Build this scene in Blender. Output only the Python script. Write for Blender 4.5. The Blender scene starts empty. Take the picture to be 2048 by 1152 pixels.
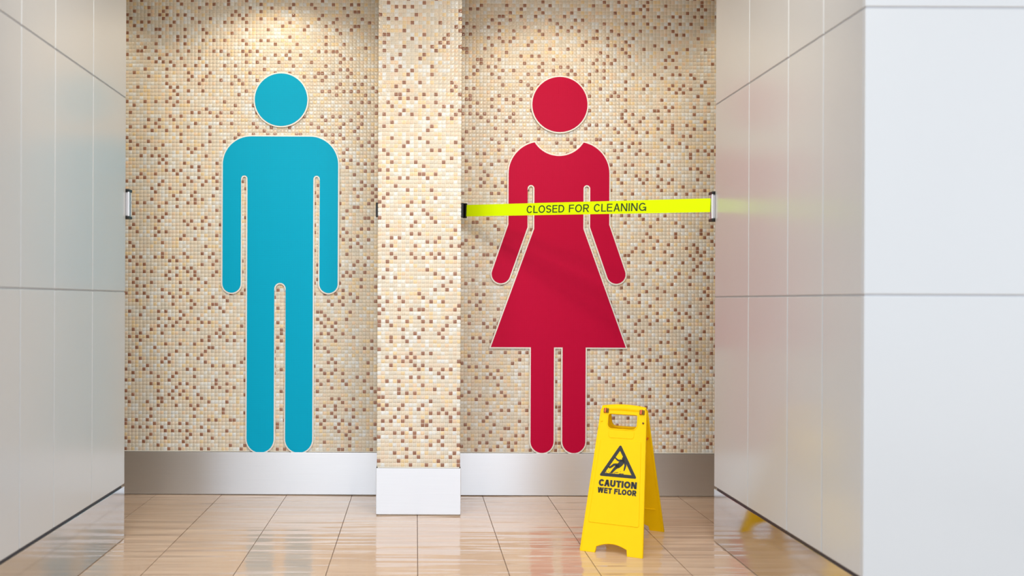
import bpy, bmesh, math, random
import numpy as np
from mathutils import Vector, Matrix

random.seed(7)
rng = np.random.default_rng(11)
S = bpy.context.scene
C = S.collection
R = math.radians

# ------------------------------------------------------------------ camera
F = 1763.6          # focal length in pixels of a 2048 wide frame
CAM_H = 1.1
ROLL = 0.0042
PX, PY = 832.0, 602.0   # where the optical axis meets the picture
cam_data = bpy.data.cameras.new('camera')
cam = bpy.data.objects.new('camera', cam_data)
C.objects.link(cam)
cam.location = (0, 0, CAM_H)
cam.rotation_euler = (Matrix.Rotation(R(90), 3, 'X') @ Matrix.Rotation(ROLL, 3, 'Z')).to_euler()
cam_data.sensor_width = 36.0
cam_data.lens = F / 2048 * 36.0
cam_data.shift_x = (1024 - PX) / 2048
cam_data.shift_y = (PY - 576) / 2048
cam_data.clip_start = 0.05
cam_data.dof.use_dof = True
cam_data.dof.focus_distance = 4.6
cam_data.dof.aperture_fstop = 1.8
S.camera = cam

# ------------------------------------------------------------------ world: bright even daylight of the concourse behind the camera
w = bpy.data.worlds.new('world'); S.world = w
w.use_nodes = True
bg = w.node_tree.nodes['Background']
bg.inputs[0].default_value = (0.85, 0.94, 1.05, 1)
bg.inputs[1].default_value = 1.52

S.view_settings.view_transform = 'Standard'
S.view_settings.look = 'None'
S.view_settings.gamma = 1.0
S.view_settings.use_curve_mapping = False
S.view_settings.exposure = 0.35

SPOT_W = 16
def spot(x, y, z, watts, ang, blend, col, tilt=0, soft=.035):
    l = bpy.data.lights.new('downlight_or_fill_lamp', 'SPOT')
    l.energy = watts; l.spot_size = R(ang); l.spot_blend = blend; l.color = col
    l.shadow_soft_size = soft
    o = bpy.data.objects.new('downlight_or_fill_lamp', l); C.objects.link(o)
    o.location = (x, y, z); o.rotation_euler = (R(tilt), 0, 0)
    return o
WARM = (1.0, 0.88, 0.70)
FILL_COL = (1.0, 0.94, 0.84)

# ------------------------------------------------------------------ dimensions (metres)
YB = 5.0            # mosaic back wall (grout plane)
YP = 4.533          # front of the mosaic pillar
PX0, PX1 = -0.1984, 0.2308
YE = 4.06           # far end of the side walls
YF = 2.720          # near end of the side walls
XL, XR = -1.339, 1.376
ZB = 0.242          # top of the steel skirting
ZC = 3.0            # ceiling
XO = 3.2            # outer ends of the passages

# ------------------------------------------------------------------ helpers
def link(o, parent=None):
    C.objects.link(o)
    if parent is not None: o.parent = parent
    return o
def tag(o, label=None, cat=None, group=None, kind=None):
    if label: o['label'] = label
    if cat: o['category'] = cat
    if group: o['group'] = group
    if kind: o['kind'] = kind
    return o
def empty(name, loc=(0, 0, 0), rz=0):
    o = bpy.data.objects.new(name, None); o.empty_display_size = .05
    o.location = loc; o.rotation_euler = (0, 0, rz)
    return link(o)
def mesh_obj(name, me, mat, parent=None):
    o = bpy.data.objects.new(name, me)
    if mat is not None:
        me.materials.clear(); me.materials.append(mat)
    return link(o, parent)
def box_mesh(name, a, b, bev=0.0, seg=1):
    bm = bmesh.new()
    bmesh.ops.create_cube(bm, size=1)
    for v in bm.verts:
        v.co = Vector([(a[i] + b[i]) / 2 + v.co[i] * (b[i] - a[i]) for i in range(3)])
    if bev:
        bmesh.ops.bevel(bm, geom=list(bm.edges), offset=bev, segments=seg, affect='EDGES', profile=.5)
    me = bpy.data.meshes.new(name); bm.to_mesh(me); bm.free()
    return me
def box(name, a, b, mat, parent=None, bev=0.0, seg=1):
    return mesh_obj(name, box_mesh(name, a, b, bev, seg), mat, parent)
def shape_mesh(name, loops, thick, bev=0.0, seg=2):
    """2D loops (even-odd filled) in x,z; the front faces -Y at y=0, the back lies at y=thick."""
    cu = bpy.data.curves.new(name, 'CURVE'); cu.dimensions = '2D'; cu.fill_mode = 'BOTH'
    cu.extrude = max(thick / 2 - bev, 1e-5); cu.bevel_depth = bev; cu.bevel_resolution = seg
    if bev: cu.offset = -bev
    for lp in loops:
        sp = cu.splines.new('POLY'); sp.points.add(len(lp) - 1)
        for p, q in zip(sp.points, lp): p.co = (q[0], q[1], 0, 1)
        sp.use_cyclic_u = True
    ob = bpy.data.objects.new('tmp', cu); C.objects.link(ob)
    dg = bpy.context.evaluated_depsgraph_get()
    me = bpy.data.meshes.new_from_object(ob.evaluated_get(dg))
    bpy.data.objects.remove(ob); bpy.data.curves.remove(cu)
    me.name = name
    for v in me.vertices:
        x, y, z = v.co
        v.co = (x, thick / 2 - z, y)
    me.flip_normals() if False else None
    return me
def arc(cx, cy, r, a0, a1, n=14):
    return [(cx + r * math.cos(R(a0 + (a1 - a0) * i / n)), cy + r * math.sin(R(a0 + (a1 - a0) * i / n))) for i in range(n + 1)]
def dedupe(p):
    out = []
    for q in p:
        if not out or math.hypot(q[0] - out[-1][0], q[1] - out[-1][1]) > 1e-6: out.append(q)
    if math.hypot(out[0][0] - out[-1][0], out[0][1] - out[-1][1]) < 1e-6: out.pop()
    return out
def offset_poly(p, d):
    """outward mitre offset of a closed polygon"""
    n = len(p)
    area = sum(p[i][0] * p[(i + 1) % n][1] - p[(i + 1) % n][0] * p[i][1] for i in range(n))
    sg = 1 if area > 0 else -1
    out = []
    for i in range(n):
        a, b, c = Vector(p[i - 1]), Vector(p[i]), Vector(p[(i + 1) % n])
        e1 = (b - a).normalized(); e2 = (c - b).normalized()
        n1 = Vector((e1.y, -e1.x)) * sg; n2 = Vector((e2.y, -e2.x)) * sg
        m = n1 + n2
        if m.length < 1e-6: m = n1.copy()
        m.normalize()
        k = min(1 / max(m.dot(n1), .2), 2.2)
        q = b + m * d * k
        out.append((q.x, q.y))
    return out
def stroke(pts, w, closed=False):
    """quads of a thick line with mitred corners"""
    n = len(pts); P = [Vector(p) for p in pts]; L_, R_ = [], []
    for i in range(n):
        a = P[i - 1] if (closed or i) else P[i]; c = P[(i + 1) % n] if (closed or i < n - 1) else P[i]
        e1 = (P[i] - a); e2 = (c - P[i])
        if e1.length < 1e-9: e1 = e2
        if e2.length < 1e-9: e2 = e1
        e1 = e1.normalized(); e2 = e2.normalized()
        n1 = Vector((-e1.y, e1.x)); m = n1 + Vector((-e2.y, e2.x)); m.normalize()
        k = w / 2 / max(m.dot(n1), .35)
        L_.append(P[i] + m * k); R_.append(P[i] - m * k)
    return [[tuple(L_[i]), tuple(L_[(i + 1) % n]), tuple(R_[(i + 1) % n]), tuple(R_[i])] for i in range(n if closed else n - 1)]
def earc(cx, cy, rx, ry, a0, a1, n=16):
    return [(cx + rx * math.cos(R(a0 + (a1 - a0) * i / n)), cy + ry * math.sin(R(a0 + (a1 - a0) * i / n))) for i in range(n + 1)]
def glyph(ch, w):
    """plain grotesque capitals of height 1: (polygons, width)"""
    h = w / 2; rect = lambda x0, y0, x1, y1: [(x0, y0), (x1, y0), (x1, y1), (x0, y1)]
    if ch == ' ': return [], .30
    if ch == 'I': return [rect(0, 0, w, 1)], w
    if ch == 'L': W = .54 + .3 * w; return [rect(0, 0, w, 1), rect(w, 0, W, w * .95)], W
    if ch == 'T': W = .60 + .4 * w; return [rect(W / 2 - h, 0, W / 2 + h, 1), rect(0, 1 - w * .95, W / 2 - h, 1), rect(W / 2 + h, 1 - w * .95, W, 1)], W
    if ch in 'EF':
        W = .58 + .35 * w; v = w * .92
        p = [rect(0, 0, w, 1), rect(w, 1 - v, W, 1), rect(w, .53 - v / 2, W * .94, .53 + v / 2)]
        if ch == 'E': p.append(rect(w, 0, W * 1.02, v))
        return p, W
    if ch == 'O': W = .80 + .3 * w; return stroke(earc(W / 2, .5, W / 2 - h, .51 - h, 0, 360, 28)[:-1], w, True), W
    if ch == 'C': W = .74 + .3 * w; return stroke(earc(W / 2, .5, W / 2 - h, .51 - h, 36, 324, 24), w), W
    if ch == 'G':
        W = .78 + .3 * w
        return stroke(earc(W / 2, .5, W / 2 - h, .51 - h, 38, 325, 24), w) + [rect(W - w, 0, W, .52), rect(W * .54, .52 - w * .92, W - w, .52)], W
    if ch == 'S':
        W = .62 + .3 * w; ry = (1.02 - 2 * h) / 4; rx = W / 2 - h
        return stroke(earc(W / 2, 1.01 - h - ry, rx, ry, 15, 270, 16) + earc(W / 2, -.01 + h + ry, rx, ry, 90, -165, 16)[1:], w), W
    if ch == 'D': W = .68 + .35 * w; return stroke([(h, h)] + earc(W * .46, .5, W * .54 - h, .5 - h, -90, 90, 16) + [(h, 1 - h)], w, True), W
    if ch == 'U': W = .66 + .35 * w; r = W / 2 - h; return stroke([(h, 1)] + earc(W / 2, r + h, r, r, 180, 360, 16) + [(W - h, 1)], w), W
    if ch == 'R':
        W = .66 + .35 * w; m = .47
        return stroke([(h, 0), (h, 1 - h)] + earc(W * .62, (1 - h + m) / 2, W * .36 - h, (1 - h - m) / 2, 90, -90, 10) + [(h, m)], w) + [[(W * .50 - h, m), (W * .50 + h, m), (W + .02, 0), (W - w * 1.1, 0)]], W
    if ch == 'A':
        W = .70 + .4 * w
        return [[(0, 0), (w * 1.08, 0), (W / 2 + h * .9, 1), (W / 2 - h * 1.1, 1)], [(W - w * 1.08, 0), (W, 0), (W / 2 + h * 1.1, 1), (W / 2 - h * .9, 1)], rect(W * .26, .25, W * .74, .25 + w * .85)], W
    if ch == 'N': W = .68 + .4 * w; return [rect(0, 0, w, 1), rect(W - w, 0, W, 1), [(0, 1), (w * 1.15, 1), (W, 0), (W - w * 1.15, 0)]], W
    if ch == 'W':
        W = .98 + .5 * w; k = w * 1.05; xs = [0, W * .26, W * .5, W * .74, W]
        return [[(0, 1), (k, 1), (W * .27 + h, 0), (W * .27 - h, 0)], [(W * .5 - h, 1), (W * .5 + h, 1), (W * .27 + h, 0), (W * .27 - h, 0)],
                [(W * .5 - h, 1), (W * .5 + h, 1), (W * .73 + h, 0), (W * .73 - h, 0)], [(W - k, 1), (W, 1), (W * .73 + h, 0), (W * .73 - h, 0)]], W
def prism_mesh(name, polys, y0=0.0, y1=.0006):
    bm = bmesh.new()
    for pl in polys:
        ar = sum(pl[i][0] * pl[(i + 1) % len(pl)][1] - pl[(i + 1) % len(pl)][0] * pl[i][1] for i in range(len(pl)))
        if ar < 0: pl = list(reversed(pl))
        fr = [bm.verts.new((x, y0, z)) for x, z in pl]; bk = [bm.verts.new((x, y1, z)) for x, z in pl]
        bm.faces.new(fr)
        for i in range(len(pl)):
            j = (i + 1) % len(pl); bm.faces.new((bk[i], bk[j], fr[j], fr[i]))
    me = bpy.data.meshes.new(name); bm.to_mesh(me); bm.free()
    return me
def write(body, x0, x1, z0, z1, w, mt, parent, y, space=.16, thick=.0004, slant=0.0):
    """one object per letter, filling the rectangle x0..x1, z0..z1 on the parent's front"""
    gl = [glyph(c, w) for c in body]
    kern = {'C': -.13 if 'CA' in body else -.04, 'A': -.05, 'L': -.05, 'T': -.02}
    tot = sum(g[1] + kern.get(c, 0) for c, g in zip(body, gl)) + space * (len(gl) - 1)
    k = (x1 - x0) / tot; kz = z1 - z0; x = x0
    for ch, (pl, gw) in zip(body, gl):
        if pl:
            o = mesh_obj('letter', prism_mesh('letter', [[(px * k, pz * kz) for px, pz in p] for p in pl], 0, thick), mt, parent)
            o.location = (x, y, z0)
        x += (gw + space + kern.get(ch, 0)) * k
def smooth(o, ang=40):
    me = o.data
    me.polygons.foreach_set('use_smooth', [True] * len(me.polygons))
    try: me.set_sharp_from_angle(angle=R(ang))
    except Exception: pass
    return o

# ------------------------------------------------------------------ materials
def srgb(r, g, b):
    f = lambda c: (c / 255 / 12.92) if c / 255 <= .04045 else ((c / 255 + .055) / 1.055) ** 2.4
    return (f(r), f(g), f(b), 1)
def mat(name, col, rough=.5, metal=0.0, **kw):
    m = bpy.data.materials.new(name); m.use_nodes = True
    b = m.node_tree.nodes['Principled BSDF']
    b.inputs['Base Color'].default_value = col
    b.inputs['Roughness'].default_value = rough
    b.inputs['Metallic'].default_value = metal
    for k, v in kw.items(): b.inputs[k.replace('_', ' ')].default_value = v
    return m
def nd(m, t, **kw):
    n = m.node_tree.nodes.new(t)
    for k, v in kw.items():
        if k in n.inputs: n.inputs[k].default_value = v
        else: setattr(n, k, v)
    return n
def bs(m): return m.node_tree.nodes['Principled BSDF']
def ln(m, a, b): m.node_tree.links.new(a, b)
def mapping(m, scale, src='Object'):
    tc = nd(m, 'ShaderNodeTexCoord'); mp = nd(m, 'ShaderNodeMapping'); mp.inputs['Scale'].default_value = scale
    ln(m, tc.outputs[src], mp.inputs['Vector'])
    return mp.outputs['Vector']
def fine_noise(m, base, amt=.06, scale=(8, 8, 8), bump=0.0, rough=None):
    """slight mottling in colour (and roughness) so that no surface is perfectly flat"""
    v = mapping(m, scale)
    n = nd(m, 'ShaderNodeTexNoise'); n.inputs['Scale'].default_value = 1.0; n.inputs['Detail'].default_value = 4
    ln(m, v, n.inputs['Vector'])
    r = nd(m, 'ShaderNodeMapRange'); r.inputs['To Min'].default_value = 1 - amt; r.inputs['To Max'].default_value = 1 + amt
    ln(m, n.outputs['Fac'], r.inputs['Value'])
    x = nd(m, 'ShaderNodeVectorMath', operation='SCALE'); x.inputs[0].default_value = base[:3]
    ln(m, r.outputs['Result'], x.inputs['Scale']); ln(m, x.outputs['Vector'], bs(m).inputs['Base Color'])
    if rough:
        q = nd(m, 'ShaderNodeMapRange'); q.inputs['To Min'].default_value = rough[0]; q.inputs['To Max'].default_value = rough[1]
        ln(m, n.outputs['Fac'], q.inputs['Value']); ln(m, q.outputs['Result'], bs(m).inputs['Roughness'])
    if bump:
        b = nd(m, 'ShaderNodeBump'); b.inputs['Strength'].default_value = bump; b.inputs['Distance'].default_value = .002
        ln(m, n.outputs['Fac'], b.inputs['Height']); ln(m, b.outputs['Normal'], bs(m).inputs['Normal'])
    return m

M = {}
PAN = srgb(200, 201, 200)
M['panel'] = fine_noise(mat('glossy_white_panel', PAN, .14, 0, Specular_IOR_Level=.8), PAN, .015, (3, 3, 3), 0, (.19, .26))
M['joint'] = fine_noise(mat('pale_joint_sealant', srgb(225, 228, 224), .5), srgb(225, 228, 224), .03, (20, 20, 20))
M['strip'] = fine_noise(mat('grey_joint_shade', srgb(178, 179, 181), .5), srgb(178, 179, 181), .05, (20, 20, 20))
M['gap'] = fine_noise(mat('dark_shadow_gap', srgb(70, 64, 70), .4), srgb(70, 64, 70), .1, (9, 9, 9))
M['grout'] = fine_noise(mat('cream_grout', srgb(240, 230, 212), .75), srgb(240, 230, 212), .04, (30, 30, 30))
M['floor_grout'] = fine_noise(mat('brown_floor_grout', srgb(104, 76, 58), .7), srgb(104, 76, 58), .1, (40, 40, 40))
M['ceiling'] = fine_noise(mat('white_ceiling', srgb(235, 232, 225), .8), srgb(235, 232, 225), .02, (5, 5, 5))
M['plaster'] = fine_noise(mat('white_plaster', srgb(228, 228, 226), .6), srgb(228, 228, 226), .02, (5, 5, 5))

def mosaic_material():
    m = mat('glass_mosaic', (1, 1, 1, 1), .14, 0, Specular_IOR_Level=.55)
    a = nd(m, 'ShaderNodeAttribute', attribute_name='tile_colour')
    ln(m, a.outputs['Color'], bs(m).inputs['Base Color'])
    return m
M['mosaic'] = mosaic_material()

def pictogram_material(name, col, line):
    m = mat(name, col, .5, 0, Specular_IOR_Level=.1)
    tc = nd(m, 'ShaderNodeTexCoord'); sp = nd(m, 'ShaderNodeSeparateXYZ'); cb = nd(m, 'ShaderNodeCombineXYZ')
    ln(m, tc.outputs['Object'], sp.inputs[0]); ln(m, sp.outputs['X'], cb.inputs['X']); ln(m, sp.outputs['Z'], cb.inputs['Y'])
    b = nd(m, 'ShaderNodeTexBrick'); b.offset = 0.0; b.squash = 1.0
    b.inputs['Color1'].default_value = col
    b.inputs['Color2'].default_value = tuple(c * .88 for c in col[:3]) + (1,)
    b.inputs['Mortar'].default_value = line
    b.inputs['Scale'].default_value = 1.0; b.inputs['Mortar Size'].default_value = .005; b.inputs['Mortar Smooth'].default_value = .3
    b.inputs['Brick Width'].default_value = .01025; b.inputs['Row Height'].default_value = .01025
    ln(m, cb.outputs[0], b.inputs['Vector']); ln(m, b.outputs['Color'], bs(m).inputs['Base Color'])
    bp = nd(m, 'ShaderNodeBump'); bp.invert = True; bp.inputs['Strength'].default_value = .25; bp.inputs['Distance'].default_value = .001
    ln(m, b.outputs['Fac'], bp.inputs['Height']); ln(m, bp.outputs['Normal'], bs(m).inputs['Normal'])
    return m
M['teal'] = pictogram_material('teal_micro_mosaic', srgb(0, 138, 174), srgb(0, 170, 206))
M['red'] = pictogram_material('crimson_micro_mosaic', srgb(184, 0, 44), srgb(192, 6, 58))
M['rim'] = fine_noise(mat('white_rim', srgb(240, 235, 225), .4), srgb(240, 235, 225), .02, (20, 20, 20))

def steel(name, col, rough, aniso, tangent, streak):
    m = mat(name, col, rough, 1.0)
    b = bs(m)
    b.inputs['Anisotropic'].default_value = aniso
    cb = nd(m, 'ShaderNodeCombineXYZ')
    for i in range(3): cb.inputs[i].default_value = tangent[i]
    ln(m, cb.outputs[0], b.inputs['Tangent'])
    v = mapping(m, streak)
    n = nd(m, 'ShaderNodeTexNoise'); n.inputs['Scale'].default_value = 1; n.inputs['Detail'].default_value = 5
    ln(m, v, n.inputs['Vector'])
    q = nd(m, 'ShaderNodeMapRange'); q.inputs['To Min'].default_value = rough * .85; q.inputs['To Max'].default_value = rough * 1.15
    ln(m, n.outputs['Fac'], q.inputs['Value']); ln(m, q.outputs['Result'], b.inputs['Roughness'])
    r = nd(m, 'ShaderNodeMapRange'); r.inputs['To Min'].default_value = .95; r.inputs['To Max'].default_value = 1.05
    ln(m, n.outputs['Fac'], r.inputs['Value'])
    x = nd(m, 'ShaderNodeVectorMath', operation='SCALE'); x.inputs[0].default_value = col[:3]
    ln(m, r.outputs['Result'], x.inputs['Scale']); ln(m, x.outputs['Vector'], b.inputs['Base Color'])
    return m
M['brushed'] = steel('brushed_steel', (.76, .78, .81, 1), .45, .8, (0, 0, 1), (4, 4, 500))
M['brushed_pillar'] = M['brushed']
M['polished'] = steel('polished_steel', (.66, .68, .70, 1), .10, 0, (0, 1, 0), (3, 3, 12))

def floor_material(name, joints=False):
    m = mat(name, srgb(206, 176, 148), .06, 0, Specular_IOR_Level=.8)
    b = bs(m)
    tc = nd(m, 'ShaderNodeTexCoord')
    geo = nd(m, 'ShaderNodeNewGeometry')
    mp = nd(m, 'ShaderNodeMapping'); mp.inputs['Scale'].default_value = (1.6, 26, 1)
    ln(m, geo.outputs['Position'], mp.inputs['Vector'])
    oi = nd(m, 'ShaderNodeObjectInfo')
    ml = nd(m, 'ShaderNodeMath', operation='MULTIPLY'); ml.inputs[1].default_value = 40
    ln(m, oi.outputs['Random'], ml.inputs[0])
    cz = nd(m, 'ShaderNodeCombineXYZ'); ln(m, ml.outputs[0], cz.inputs['Z'])
    ad = nd(m, 'ShaderNodeVectorMath', operation='ADD'); ln(m, mp.outputs['Vector'], ad.inputs[0]); ln(m, cz.outputs[0], ad.inputs[1])
    n = nd(m, 'ShaderNodeTexNoise'); n.inputs['Scale'].default_value = 1; n.inputs['Detail'].default_value = 5; n.inputs['Roughness'].default_value = .55
    ln(m, ad.outputs[0], n.inputs['Vector'])
    cr = nd(m, 'ShaderNodeValToRGB')
    cr.color_ramp.elements[0].position = .3; cr.color_ramp.elements[0].color = srgb(196, 167, 143)
    cr.color_ramp.elements[1].position = .72; cr.color_ramp.elements[1].color = srgb(212, 186, 163)
    ln(m, n.outputs['Fac'], cr.inputs['Fac']); ln(m, cr.outputs['Color'], b.inputs['Base Color'])
    # long shallow ripples across the tile, seen as horizontal breaks in the reflections
    mp2 = nd(m, 'ShaderNodeMapping'); mp2.inputs['Scale'].default_value = (1.6, 16, 1)
    ln(m, geo.outputs['Position'], mp2.inputs['Vector'])
    n2 = nd(m, 'ShaderNodeTexNoise'); n2.inputs['Scale'].default_value = 1; n2.inputs['Detail'].default_value = 1.5
    ln(m, mp2.outputs['Vector'], n2.inputs['Vector'])
    bp = nd(m, 'ShaderNodeBump'); bp.inputs['Strength'].default_value = 1.0; bp.inputs['Distance'].default_value = .0075
    ln(m, n2.outputs['Fac'], bp.inputs['Height']); ln(m, bp.outputs['Normal'], b.inputs['Normal'])
    return m
M['floor_tile'] = floor_material('wet_beige_tile')
YEL = (.96, .60, .0, 1)
M['yellow'] = fine_noise(mat('yellow_plastic', YEL, .45, 0, Specular_IOR_Level=.12), YEL, .03, (25, 25, 25), .05)
M['orange'] = fine_noise(mat('orange_plastic', srgb(226, 96, 10), .4), srgb(226, 96, 10), .08, (60, 60, 60))
M['hinge_dark'] = fine_noise(mat('brown_slot_shade_and_rivet', srgb(92, 48, 14), .5), srgb(92, 48, 14), .1, (60, 60, 60))
M['black_ink'] = fine_noise(mat('black_ink', srgb(14, 14, 12), .45), srgb(14, 14, 12), .1, (60, 60, 60))
M['black'] = fine_noise(mat('black_plastic', srgb(12, 12, 14), .4), srgb(12, 12, 14), .1, (60, 60, 60))
M['chrome'] = fine_noise(mat('white_metal_housing', srgb(235, 235, 240), .2, .35), srgb(235, 235, 240), .02, (60, 60, 60))
M['lime'] = fine_noise(mat('lime_webbing', srgb(222, 255, 0), .7, 0, Specular_IOR_Level=.1), srgb(222, 255, 0), .02, (200, 200, 200))
M['belt_ink'] = fine_noise(mat('olive_ink', srgb(58, 74, 8), .6), srgb(58, 74, 8), .05, (100, 100, 100))

# ------------------------------------------------------------------ mosaic tiles: real cushion-shaped pieces, too small to pick apart one by one
PITCH = .0205
def mosaic_mesh(name, nx, nz, x0, z0, seed, skip=None):
    """nx * nz tiles on the x,z plane, fronts towards -Y; grout plane is y=0"""
    g = np.random.default_rng(seed)
    ii, kk = np.meshgrid(np.arange(nx), np.arange(nz), indexing='ij')
    ii = ii.ravel(); kk = kk.ravel()
    cx = x0 + (ii + .5) * PITCH; cz = z0 + (kk + .5) * PITCH
    if skip is not None:
        keep = ~skip(cx, cz); cx, cz, ii, kk = cx[keep], cz[keep], ii[keep], kk[keep]
    n = len(cx)
    h = PITCH / 2 - .0011
    rings = [(h, 0.0), (h - .0006, .0013), (h - .0040, .0023)]
    corners = np.array([(-1, -1), (1, -1), (1, 1), (-1, 1)], float)
    tx = g.normal(0, .011, n); tz = g.normal(0, .011, n)
    verts = np.zeros((n, 12, 3))
    for r, (hw, d) in enumerate(rings):
        for c in range(4):
            ox, oz = corners[c] * hw
            verts[:, r * 4 + c, 0] = cx + ox
            verts[:, r * 4 + c, 2] = cz + oz
            verts[:, r * 4 + c, 1] = -(d + (ox * tx + oz * tz if r else 0))
    q = []
    for r in range(2):
        for c in range(4):
            d = (c + 1) % 4
            q.append((r * 4 + c, r * 4 + d, r * 4 + 4 + d, r * 4 + 4 + c))
    q.append((8, 9, 10, 11))
    q = np.array(q)
    faces = (q[None] + (np.arange(n) * 12)[:, None, None]).reshape(-1, 4)
    me = bpy.data.meshes.new(name)
    me.vertices.add(n * 12); me.vertices.foreach_set('co', verts.ravel())
    nf = len(faces)
    me.loops.add(nf * 4); me.loops.foreach_set('vertex_index', faces.ravel().astype(np.int32))
    me.polygons.add(nf); me.polygons.foreach_set('loop_start', np.arange(0, nf * 4, 4, dtype=np.int32))
    try: me.polygons.foreach_set('loop_total', np.full(nf, 4, dtype=np.int32))
    except Exception: pass
    me.update(calc_edges=True); me.validate()
    me.polygons.foreach_set('use_smooth', np.ones(nf, bool))
    pal = np.array([srgb(220, 206, 182), srgb(214, 205, 186), srgb(222, 203, 178),      # creams
                    srgb(228, 203, 158), srgb(230, 202, 168),                            # honey, peach
                    srgb(224, 225, 220), srgb(224, 222, 212),                            # milky whites
                    srgb(150, 104, 78), srgb(158, 112, 86)])                             # browns
    prob = np.array([.26, .20, .10, .10, .05, .10, .12, .055, .045])
    idx = g.choice(7, size=n, p=prob[:7] / prob[:7].sum())
    # browns keep apart: seldom side by side or one above the other, mostly diagonal
    br = np.zeros((nx, nz), bool); dice = g.random((nx, nz))
    for a in range(nx):
        for c in range(nz):
            near = (a and br[a - 1, c]) or (c and br[a, c - 1])
            br[a, c] = dice[a, c] < (.025 if near else .155)
    b_ = br[ii, kk]
    idx[b_] = np.where(g.random(b_.sum()) < .55, 7, 8)
    col = pal[idx].copy()
    col[:, :3] *= g.uniform(.94, 1.05, (n, 1))
    at = me.attributes.new('tile_colour', 'FLOAT_COLOR', 'FACE')
    at.data.foreach_set('color', np.repeat(col, 9, axis=0).astype(np.float32).ravel())
    return me

# ------------------------------------------------------------------ room shell
floor = tag(box('floor', (-XO, -1.0, -.06), (XO, YB + .02, -.0035), M['floor_grout']), kind='structure')
TW, TL = .3686, 1.04
tile_me = box_mesh('floor_tile', (-TW / 2 + .0016, -TL / 2 + .0003, -.010), (TW / 2 - .0016, TL / 2 - .0003, 0))
tile_me.materials.append(M['floor_tile'])
for k in range(-8, 8):
    for r in range(0, 5):
        o = link(bpy.data.objects.new('floor_tile', tile_me), floor)
        o.location = (.0115 + (k + .5) * TW, YB - .005 - (r + .5) * TL, random.uniform(-.0004, .0002))
outer = tag(box('floor_concourse', (-14, -16, -.06), (14, -.21, -.001), M['floor_tile']), kind='structure')
for s, (a, b) in {'left': (-14, -XO + .0), 'right': (XO, 14)}.items():
    tag(box('floor_concourse_' + s, (a, -.21, -.06), (b, YF, -.001), M['floor_tile']), kind='structure')

wall_back = tag(box('wall_back', (-XO, YB, 0), (XO, YB + .15, ZC), M['grout']), kind='structure')
nz = int((ZC - ZB) / PITCH)
me = mosaic_mesh('mosaic_tiles', 117, nz, PX0 - 117 * PITCH, ZB + .004, 3)
t = mesh_obj('mosaic_tiles', me, M['mosaic'], wall_back); t.location = (0, YB, 0); t['kind'] = 'stuff'
me = mosaic_mesh('mosaic_tiles', 117, nz, PX1, ZB + .004, 4)
t = mesh_obj('mosaic_tiles', me, M['mosaic'], wall_back); t.location = (0, YB, 0); t['kind'] = 'stuff'

wall_pillar = tag(box('wall_pillar', (PX0 + .004, YP + .004, 0), (PX1 - .004, YB, ZC), M['grout']), kind='structure')
me = mosaic_mesh('mosaic_tiles', 21, nz, PX0 - .0006, ZB + .004, 5)
t = mesh_obj('mosaic_tiles', me, M['mosaic'], wall_pillar); t.location = (0, YP + .004, 0); t['kind'] = 'stuff'
me = mosaic_mesh('mosaic_tiles', 22, nz, 0, ZB + .004, 6)
for s in (-1, 1):
    t = mesh_obj('mosaic_tiles', me if s < 0 else me.copy(), M['mosaic'], wall_pillar); t['kind'] = 'stuff'
    if s < 0:
        t.location = (PX0 + .004, YB, 0); t.rotation_euler = (0, 0, R(-90))
    else:
        t.location = (PX1 - .004, YP + .006, 0); t.rotation_euler = (0, 0, R(90))

# skirting of the back wall and pillar: brushed steel with a turned top edge
for n_, (a, b) in {'back_left': (-XO, PX0 + .002), 'back_right': (PX1 - .002, XO)}.items():
    tag(box('baseboard_' + n_, (a, YB - .018, .004), (b, YB + .001, ZB), M['brushed'], None, .0014, 2), kind='structure')
tag(box('baseboard_pillar', (PX0 - .003, YP - .008, .004), (PX1 + .003, YB - .019, ZB), M['brushed_pillar'], None, .0016, 2), kind='structure')

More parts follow.
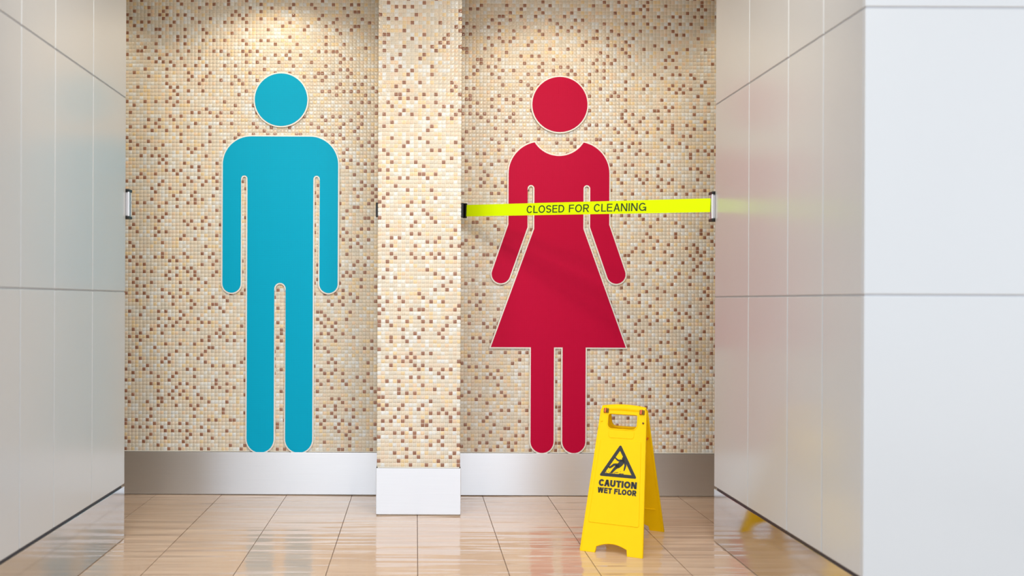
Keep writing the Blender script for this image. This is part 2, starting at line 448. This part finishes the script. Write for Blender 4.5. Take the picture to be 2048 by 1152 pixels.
# side walls: a core clad with tall glossy panels
joints_y = [YF, 2.985, 3.266, 3.65, YE]
def side_wall(side, xf, sg):
    """sg=+1: the wall stands to the right of the corridor, its face looks towards -X"""
    wl = empty('wall_' + side, (xf, YF, 0)); tag(wl, kind='structure')
    def pbox(name, a, b, mt, bev=0.0, seg=1):
        # local coordinates: depth into wall d (0 = face), y along, z up
        x0, x1 = sorted((sg * a[0], sg * b[0]))
        return box(name, (x0, a[1] - YF, a[2]), (x1, b[1] - YF, b[2]), mt, wl, bev, seg)
    joints_z = [ZB + .012] + ([1.124, 2.008] if sg > 0 else [1.137, 2.028]) + [2.90, ZC]
    out = XO - abs(xf)
    pbox('wall_core', (.0045, YF + .0045, ZB + .02), (out, YE - .0045, ZC), M['joint'])
    pbox('wall_core', (.013, YF + .013, 0), (out, YE - .013, ZB + .02), M['joint'])
    for z in joints_z[1:4]: pbox('joint_shade_strip', (.003, YF + .003, z - .0016), (out - .01, YE - .003, z + .0031), M['strip'])  # grey strips paint the shade inside the horizontal gaps
    for z in joints_z[1:4]: pbox('joint_shade_strip', (.003, YF - .0095, z - .0045), (out - .01, YF + .002, z + .0045), M['strip'])
    pbox('shadow_gap', (.0105, YF + .0105, ZB - .01), (out - .01, YE - .0105, ZB + .018), M['gap'])
    for i in range(4):
        for k in range(4):
            y0, y1 = joints_y[i] + (.0025 if i else .0), joints_y[i + 1] - (.0025 if i < 3 else 0)
            pbox('panel', (0, y0, joints_z[k] + (.003 if k else 0)), (.0115, y1, joints_z[k + 1] - .003), M['panel'], .0022, 2)
    # faces towards the concourse and towards the mosaic wall
    w_ = (out - .0115) / 2
    for i in range(2):
        for k in range(4):
            z0, z1 = joints_z[k] + (.003 if k else 0), joints_z[k + 1] - .003
            a, b = .0115 + w_ * i + (.0025 if i else 0), .0115 + w_ * (i + 1)
            pbox('panel', (a if i else 0.0, YF - .0005, z0), (b, YF + .0115, z1), M['panel'], .0022, 2) if i else \
                pbox('panel', (.0, YF - .012, z0), (b, YF - .0005, z1), M['panel'], .003, 2)
            pbox('panel', (a, YE - .0115, z0), (b, YE, z1), M['panel'], .0022, 2)
    sk = box('baseboard_' + side, (min(xf, xf + sg * .0115), YF, .003), (max(xf, xf + sg * .0115), YE, ZB), M['polished'], None, .001, 2)
    tag(sk, kind='structure')
    sk = box('baseboard_%s_front' % side, (min(xf, xf + sg * out), YF - .012, .003), (max(xf, xf + sg * out), YF - .0005, ZB), M['brushed'], None, .001, 2)
    tag(sk, kind='structure')
    sk = box('baseboard_%s_end' % side, (min(xf + sg * .012, xf + sg * out), YE - .0115, .003), (max(xf + sg * .012, xf + sg * out), YE, ZB), M['brushed'], None, .001, 2)
    tag(sk, kind='structure')
    return wl
side_wall('right', XR, 1)
side_wall('left', XL, -1)
for s, x in (('passage_left', -XO), ('passage_right', XO)):
    tag(box('wall_' + s, (min(x, x + math.copysign(.1, x)), YF, 0), (max(x, x + math.copysign(.1, x)), YB + .15, ZC), M['plaster']), kind='structure')

ceiling = tag(box('ceiling', (-XO - .1, 2.2, ZC), (XO + .1, YB + .15, ZC + .12), M['ceiling']), kind='structure')
LAMPS = [(-.80, 4.56), (.74, 4.42), (-2.05, 4.56), (2.10, 4.56)]
trim_loops = [arc(0, 0, .062, 0, 360, 32)[:-1], arc(0, 0, .045, 0, 360, 32)[:-1]]
for x, y in LAMPS:
    me = shape_mesh('downlight_or_fill_trim', trim_loops, .006, .001)
    o = mesh_obj('downlight_or_fill_trim', me, M['chrome'], ceiling)
    o.location = (x, y, ZC - .006); o.rotation_euler = (R(90), 0, 0)
    spot(x, y, ZC - .012, SPOT_W, 132, .45, WARM)
# added fill spots with trims further out, tilted to brighten the mosaic
for x in (-1.15, -.62, .62, 1.15):
    o = mesh_obj('downlight_or_fill_trim', me, M['chrome'], ceiling)
    o.location = (x, 2.6, ZC - .006); o.rotation_euler = (R(90), 0, 0)
    spot(x, 2.6, ZC - .012, 68, 96, .9, FILL_COL, 44, .14)

# ------------------------------------------------------------------ pictograms (units: picture pixels at the wall, 1 px = YB/F m)
U = YB / F
def build_pictogram(name, label, cx, head, outline, m_col):
    zbase = CAM_H - 303 * U
    root = empty(name, (cx * U, YB, zbase)); tag(root, label, 'sign')
    def conv(p): return [(x * U, CAM_H - v * U - zbase) for x, v in p]
    hx, hv, hr = head
    hl = conv(arc(hx, hv, hr, 0, 360, 64)[:-1]); bl = conv(dedupe(outline))
    for nm, lp in (('head', hl), ('body', bl)):
        part = mesh_obj(nm, shape_mesh(nm, [lp], .009, .0006, 1), m_col, root)
        part.location = (0, -.0145, 0)
        rim = mesh_obj('rim', shape_mesh('rim', [offset_poly(lp, 2.7 * U)], .0085, .0012, 1), M['rim'], part)
        rim.location = (0, .0012, 0); rim['label'] = 'thin white rim'
    return root
def mirror(p): return [(-x, v) for x, v in reversed(p)]
# man, right half from the top middle round to the crotch
man = [(0, -327)] + arc(115 - 56, -327 + 56, 56, -90, 0, 16)
man += arc((78.4 + 115) / 2, -33.3, 18.3, 0, 180, 16)
man += [(78.4, -243)] + arc(72.1, -242.8, 6.25, 0, -180, 10) + [(65.7, -236)]
man += arc((65.6 + 11.3) / 2, 276.5, 27.1, 0, 180, 18)
man += [(11.3, -24)] + arc(0, -23.7, 11.3, 0, -90, 8)
man = dedupe(man)
man_full = man + mirror(man)
build_pictogram('man_pictogram', 'large blue man pictogram with white rim on the mosaic wall', -271.4, (.6, -400.4, 52.5), man_full, M['teal'])
# woman
a_n = math.degrees(math.asin(48.8 / 57.6))
wo = arc(0, -290.4 - 57.6, 57.6, 90, 90 - a_n, 12)
sh0 = math.degrees(math.atan2(-317.5 + 255, 48.8 - 36.9))
wo += arc(36.9, -255, 63.6, sh0, 0, 14)
wo += [(100.5, -153.5)]
ang = math.degrees(math.atan2(-54.5 + 153.5, 115 - 81))    # direction of the forearm
wo += arc(115, -54.5, 18.5, ang - 90, ang + 90, 16)
wo += [(62.4, -148.5), (62.4, -226)] + arc(55.7, -225.7, 6.7, 0, -180, 10) + [(49, -145.2), (134.7, 91.4), (54.7, 91.4)]
wo += arc((54.7 + 8.6) / 2, 279, 23.05, 0, 180, 18)
wo += [(8.6, 91.4)]
wo = dedupe(wo)
wo_full = wo + mirror(wo)
build_pictogram('woman_pictogram', 'large crimson woman pictogram in a dress on the mosaic wall', 284.2, (1.2, -393.2, 55), wo_full, M['red'])

# ------------------------------------------------------------------ belt barriers
def cassette(name, label, xf, sg):
    z0, z1 = 1.474, 1.612
    root = empty(name, (xf, YE, z0)); tag(root, label, 'belt barrier', 'wall mounted belt barriers')
    def b(nm, a, c, mt, bev=.001):
        x0, x1 = sorted((sg * a[0], sg * c[0]))
        return box(nm, (x0, a[1], a[2]), (x1, c[1], c[2]), mt, root, bev, 2)
    b('housing', (-.0115, .012, .012), (.075, .052, z1 - z0 - .012), M['chrome'], .005)
    b('front_rail', (-.0130, .008, .012), (-.006, .0135, z1 - z0 - .012), M['chrome'], .0015)
    b('belt_slot', (-.0122, .026, .016), (-.010, .032, z1 - z0 - .016), M['gap'], 0)
    b('mounting_plate', (.004, 0, .004), (.085, .013, z1 - z0 - .004), M['black'])
    for z in (0, z1 - z0 - .0135):
        b('end_cap', (-.0135, .005, z), (.078, .055, z + .0135), M['black'], .003)['label'] = 'black end cap'
    return root
cr = cassette('belt_barrier', 'belt barrier with lime CLOSED FOR CLEANING tape stretched from right wall to pillar', XR, 1)
cassette('belt_barrier', 'closed white belt cassette with black caps on left wall end', XL, -1)
# the belt itself: from the right cassette to the receiver on the pillar
A = Vector((PX1 + .045, 4.90, 1.603)); B = Vector((XR - .0125, YE + .030, 1.550))
HW = .0318
d = (B - A); Lb = d.length; ex = d.normalized(); ez = Vector((0, 0, 1)); ez = (ez - ex * ez.dot(ex)).normalized(); ey = ez.cross(ex)
frame = Matrix((ex, ey, ez)).transposed().to_4x4(); frame.translation = A
inv = Matrix.Translation(cr.location).inverted()
belt = box('belt', (0, -.0006, -HW), (Lb, .0006, HW), M['lime'], cr)
belt.matrix_local = inv @ frame
belt['label'] = 'lime yellow tape reading CLOSED FOR CLEANING'
write('CLOSED FOR CLEANING', .385, 1.047, -.0205, .0190, .155, M['belt_ink'], belt, -.0010, .13)
clip = box('belt_clip', (-.017, -.007, -HW - .0095), (.004, .007, HW + .0095), M['black'], cr, .002, 2)
clip.matrix_local = inv @ frame
for side, x0, x1, lab in ((-1, PX0 - .0265, PX0 - .002, 'black belt receiver on the left side of the mosaic pillar'),
                          (1, PX1 + .002, PX1 + .030, 'black belt receiver holding the lime tape on the pillar')):
    rc = empty('belt_receiver', ((x0 + x1) / 2, 4.90, 1.564)); tag(rc, lab, 'belt receiver', 'belt receivers on the pillar')
    hx = (x1 - x0) / 2
    inn = -side
    box('wall_plate', (min(inn * hx, inn * (hx - .006)), -.026, 0), (max(inn * hx, inn * (hx - .006)), .026, .083), M['black'], rc, .0015, 2)
    for y in (-.013, .013):
        box('jaw', (min(side * hx, -side * (hx - .006)), y - .005, .002), (max(side * hx, -side * (hx - .006)), y + .005, .081), M['black'], rc, .0015, 2)

# ------------------------------------------------------------------ wet floor sign
SG = empty('wet_floor_sign', (.962, 4.064, 0), R(-26))
tag(SG, 'yellow folding wet floor sign standing on the tiled floor', 'floor sign')
H_TOP = .612; HALF = .252; TOP_Y = .014
LEN = math.hypot(HALF - TOP_Y, H_TOP); LEAN = math.atan2(HALF - TOP_Y, H_TOP)
WB, WT = .1385, .1045
def wid(s): return WB + (WT - WB) * s / LEN
def sign_loops():
    o = [(-wid(0) + .003, 0), (-.070, 0), (-.066, .028)]
    for i in range(11):
        tt = -1 + 2 * i / 10
        o.append((tt * .060, .030 + .0145 * (1 - tt * tt)))
    o += [(.066, .028), (.070, 0), (wid(0) - .003, 0), (wid(.004), .004)]
    top = LEN
    o += [(wid(top - .012), top - .012), (wid(top) - .006, top)]
    o += [(-wid(top) + .006, top), (-wid(top - .012), top - .012), (-wid(.004), .004)]
    # handle opening with rounded lower corners
    hw, z0, z1, r = .066, LEN - .099, LEN - .030, .022
    hole = arc(-hw + r, z0 + r, r, 180, 270, 8) + arc(hw - r, z0 + r, r, 270, 360, 8) + arc(hw - .008, z1 - .008, .008, 0, 90, 4) + arc(-hw + .008, z1 - .008, .008, 90, 180, 4)
    return [dedupe(o), dedupe(hole)]
LOOPS = sign_loops()
def rrect(x0, x1, z0, z1, w0, w1, r, n=6):
    """rounded trapezoid, half widths w0 at z0 and w1 at z1"""
    return dedupe(arc(-w0 + r, z0 + r, r, 180, 270, n) + arc(w0 - r, z0 + r, r, 270, 360, n) + arc(w1 - r, z1 - r, r, 0, 90, n) + arc(-w1 + r, z1 - r, r, 90, 180, n))
def leaf(nm, sgn):
    p = mesh_obj(nm, shape_mesh(nm, LOOPS, .013, .0018, 2), M['yellow'], SG)
    smooth(p, 35)
    p.matrix_local = (Matrix.Rotation(R(180) if sgn > 0 else 0, 4, 'Z') @ Matrix.Translation((0, -HALF, 0)) @ Matrix.Rotation(-LEAN, 4, 'X'))
    fl = rrect(0, 0, .128, LEN - .150, wid(.128) - .020, wid(LEN - .150) - .020, .008)
    f = mesh_obj('raised_face', shape_mesh('raised_face', [fl], .004, .0018, 2), M['yellow'], p)
    f.location = (0, -.0028, 0); smooth(f, 35)
    g = rrect(0, 0, LEN - .142, LEN - .104, .058, .058, .012)
    e = mesh_obj('grip_recess', shape_mesh('grip_recess', [g], .004, .0015, 2), M['yellow'], p); e.location = (0, -.0022, 0); smooth(e, 35)
    box('inner_ledge', (-wid(.13) + .026, .0125, .125), (wid(.13) - .026, .0165, .130), M['yellow'], p, .001)
    # collar round the hand hole
    hl = LOOPS[1]
    c = mesh_obj('hole_collar', shape_mesh('hole_collar', [offset_poly(hl, .0045), offset_poly(hl, -.0004)], .014, .0015, 2), M['yellow'], p); c.location = (0, -.0025, 0); smooth(c, 35)
    # side flanges stiffen the leaf
    for s in (-1, 1):
        fl = [(s * (wid(.006) - .0015), .006), (s * (wid(LEN - .02) - .0015), LEN - .02), (s * (wid(LEN - .02) - .0075), LEN - .02), (s * (wid(.006) - .0075), .006)]
        q = mesh_obj('edge_rib', shape_mesh('edge_rib', [fl], .016, .0012, 1), M['yellow'], p); q.location = (0, -.0015, 0); smooth(q, 35)
    return p
front = leaf('front_leaf', -1)
rear = leaf('rear_leaf', 1)
# grip bar bridging the two leaves
bm = bmesh.new()
n, ms = 22, 14
rings = []
for i in range(n + 1):
    t_ = -1 + 2 * i / n
    x = t_ * .100
    ry = .019 + .003 * (1 - t_ * t_); rz = .0185
    zc = H_TOP - .012 + .009 * (1 - t_ * t_)
    rings.append([bm.verts.new((x, ry * math.cos(2 * math.pi * j / ms), zc + rz * math.sin(2 * math.pi * j / ms))) for j in range(ms)])
for i in range(n):
    for j in range(ms):
        bm.faces.new((rings[i][j], rings[i][(j + 1) % ms], rings[i + 1][(j + 1) % ms], rings[i + 1][j]))
bm.faces.new(rings[0]); bm.faces.new(list(reversed(rings[-1])))
bmesh.ops.recalc_face_normals(bm, faces=bm.faces)
me = bpy.data.meshes.new('grip_bar'); bm.to_mesh(me); bm.free()
smooth(mesh_obj('grip_bar', me, M['yellow'], SG), 50)
# dark boxes paint the shade in the hinge slots beside the grip, rivets lower down
for lf in (front,):
    for s in (-1, 1):
        x = .0865 if s > 0 else -.077
        h1 = box('hinge_block', (x - .0085, -.009, LEN - .026), (x - .0005, .004, LEN - .006), M['orange'], lf, .001); h1['label'] = 'orange hinge block'
        box('hinge_slot_shade', (x - .0105, -.0088, LEN - .027), (x - .0080, .004, LEN - .006), M['hinge_dark'], lf)
        box('hinge_slot_shade', (x - .0005, -.0088, LEN - .027), (x + .0020, .004, LEN - .005), M['hinge_dark'], lf)
        box('hinge_slot_shade', (x + .0055, -.0086, LEN - .027), (x + .0100, .004, LEN - .007), M['hinge_dark'], lf)
        rv = mesh_obj('rivet', shape_mesh('rivet', [arc(0, 0, .0042, 0, 360, 12)[:-1]], .006, .001, 1), M['hinge_dark'] if s > 0 else M['yellow'], lf)
        rv.location = (s * .0945, -.0045, LEN - .066)
for s in (-1, 1):      # folding stay between the leaves
    box('stay', (s * .098 - .002, -.055, H_TOP - .145), (s * .098 + .002, .055, H_TOP - .137), M['orange'], SG)

# printed warning on the front leaf; coordinates run in the triangle's own frame
TZ, TB, TH, TX = .337, .170, .150, .002
YI = -.0034
tri_o = []
for (vx, vz), a0 in (((-TB / 2, 0), 150), ((TB / 2, 0), 270), ((0, TH), 30)):
    r = .0055
    cxy = Vector((0, TH / 3)); v_ = Vector((vx, vz)); dirn = (cxy - v_).normalized()
    c_ = v_ + dirn * r * 2
    tri_o += arc(c_.x, c_.y, r, a0, a0 + 120, 6)
inn_k = .70
tri_i = [(vx * inn_k, TH / 3 + (vz - TH / 3) * inn_k) for vx, vz in ((-TB / 2, 0), (TB / 2, 0), (0, TH))]
tri = mesh_obj('warning_triangle', shape_mesh('warning_triangle', [tri_o, tri_i], .0012), M['black_ink'], front)
tri.location = (TX, YI, TZ); tri['label'] = 'black outlined warning triangle'
def tp(px, py):
    """from the measured sketch of the pictogram to the triangle's frame"""
    bl, br, ap = Vector((20, 670)), Vector((728, 720)), Vector((425, 50))
    mid = (bl + br) / 2; e1 = br - bl; e2 = ap - mid
    p = Vector((px, py)) - mid
    det = e1.x * e2.y - e1.y * e2.x
    a = (p.x * e2.y - p.y * e2.x) / det; b = (e1.x * p.y - e1.y * p.x) / det
    return (a * TB, b * TH)
polys = []
def capsule(pts):
    L_, R_ = [], []
    P = [(Vector(tp(x, y)), wd / 708 * TB / 2) for x, y, wd in pts]
    for i, (p, wd) in enumerate(P):
        d_ = (P[min(i + 1, len(P) - 1)][0] - P[max(i - 1, 0)][0]).normalized()
        nrm = Vector((-d_.y, d_.x))
        L_.append(p + nrm * wd); R_.append(p - nrm * wd)
    polys.append([(q.x, q.y) for q in L_] + [(q.x, q.y) for q in reversed(R_)])
capsule([(318, 306, 18), (345, 338, 30), (385, 370, 36), (430, 368, 40), (470, 372, 40)])          # raised arm
capsule([(484, 366, 60), (455, 395, 88), (420, 440, 92), (380, 478, 84), (340, 500, 60)])           # torso
capsule([(478, 376, 44), (508, 420, 42), (516, 465, 38), (500, 525, 32), (486, 572, 16)])           # hanging arm
capsule([(400, 470, 60), (345, 450, 50), (300, 452, 46), (255, 488, 40), (222, 508, 38)])           # bent leg
capsule([(203, 480, 18), (212, 500, 26), (224, 524, 20)])                                           # shoe
capsule([(372, 478, 70), (325, 520, 56), (285, 568, 46), (252, 606, 40)])                           # standing leg
capsule([(216, 610, 10), (240, 608, 16), (272, 604, 22)])                                           # shoe
capsule([(478, 372, 34), (478, 345, 36)])
polys.append([tp(478 + 29 * math.cos(a), 330 + 29 * math.sin(a)) for a in np.linspace(0, 2 * math.pi, 17)[:-1]])
for x, y, wd, ht in ((155, 595, 20, 12), (166, 614, 12, 8), (200, 585, 16, 10), (306, 610, 18, 14), (352, 602, 60, 12), (425, 586, 10, 10), (440, 626, 84, 12), (408, 632, 22, 8), (470, 634, 14, 8), (180, 630, 30, 6)):
    polys.append([tp(x - wd / 2, y - ht / 2), tp(x + wd / 2, y - ht / 2), tp(x + wd / 2, y + ht / 2), tp(x - wd / 2, y + ht / 2)])
bm = bmesh.new()
for pl in polys:
    bot = [bm.verts.new((x, .0012, z)) for x, z in pl]; tpv = [bm.verts.new((x, 0, z)) for x, z in pl]
    bm.faces.new(tpv)
    for i in range(len(pl)):
        j = (i + 1) % len(pl); bm.faces.new((bot[i], bot[j], tpv[j], tpv[i]))
bmesh.ops.recalc_face_normals(bm, faces=bm.faces)
me = bpy.data.meshes.new('slipping_figure'); bm.to_mesh(me); bm.free()
fg = mesh_obj('slipping_figure', me, M['black_ink'], front); fg.location = (TX, YI, TZ); fg['label'] = 'black figure slipping on a wet floor'
write('CAUTION', TX - .083, TX + .087, TZ - .045, TZ - .0145, .28, M['black_ink'], front, YI, .06, .0012)
write('WET FLOOR', TX - .085, TX + .088, TZ - .076, TZ - .051, .28, M['black_ink'], front, YI, .06, .0012)
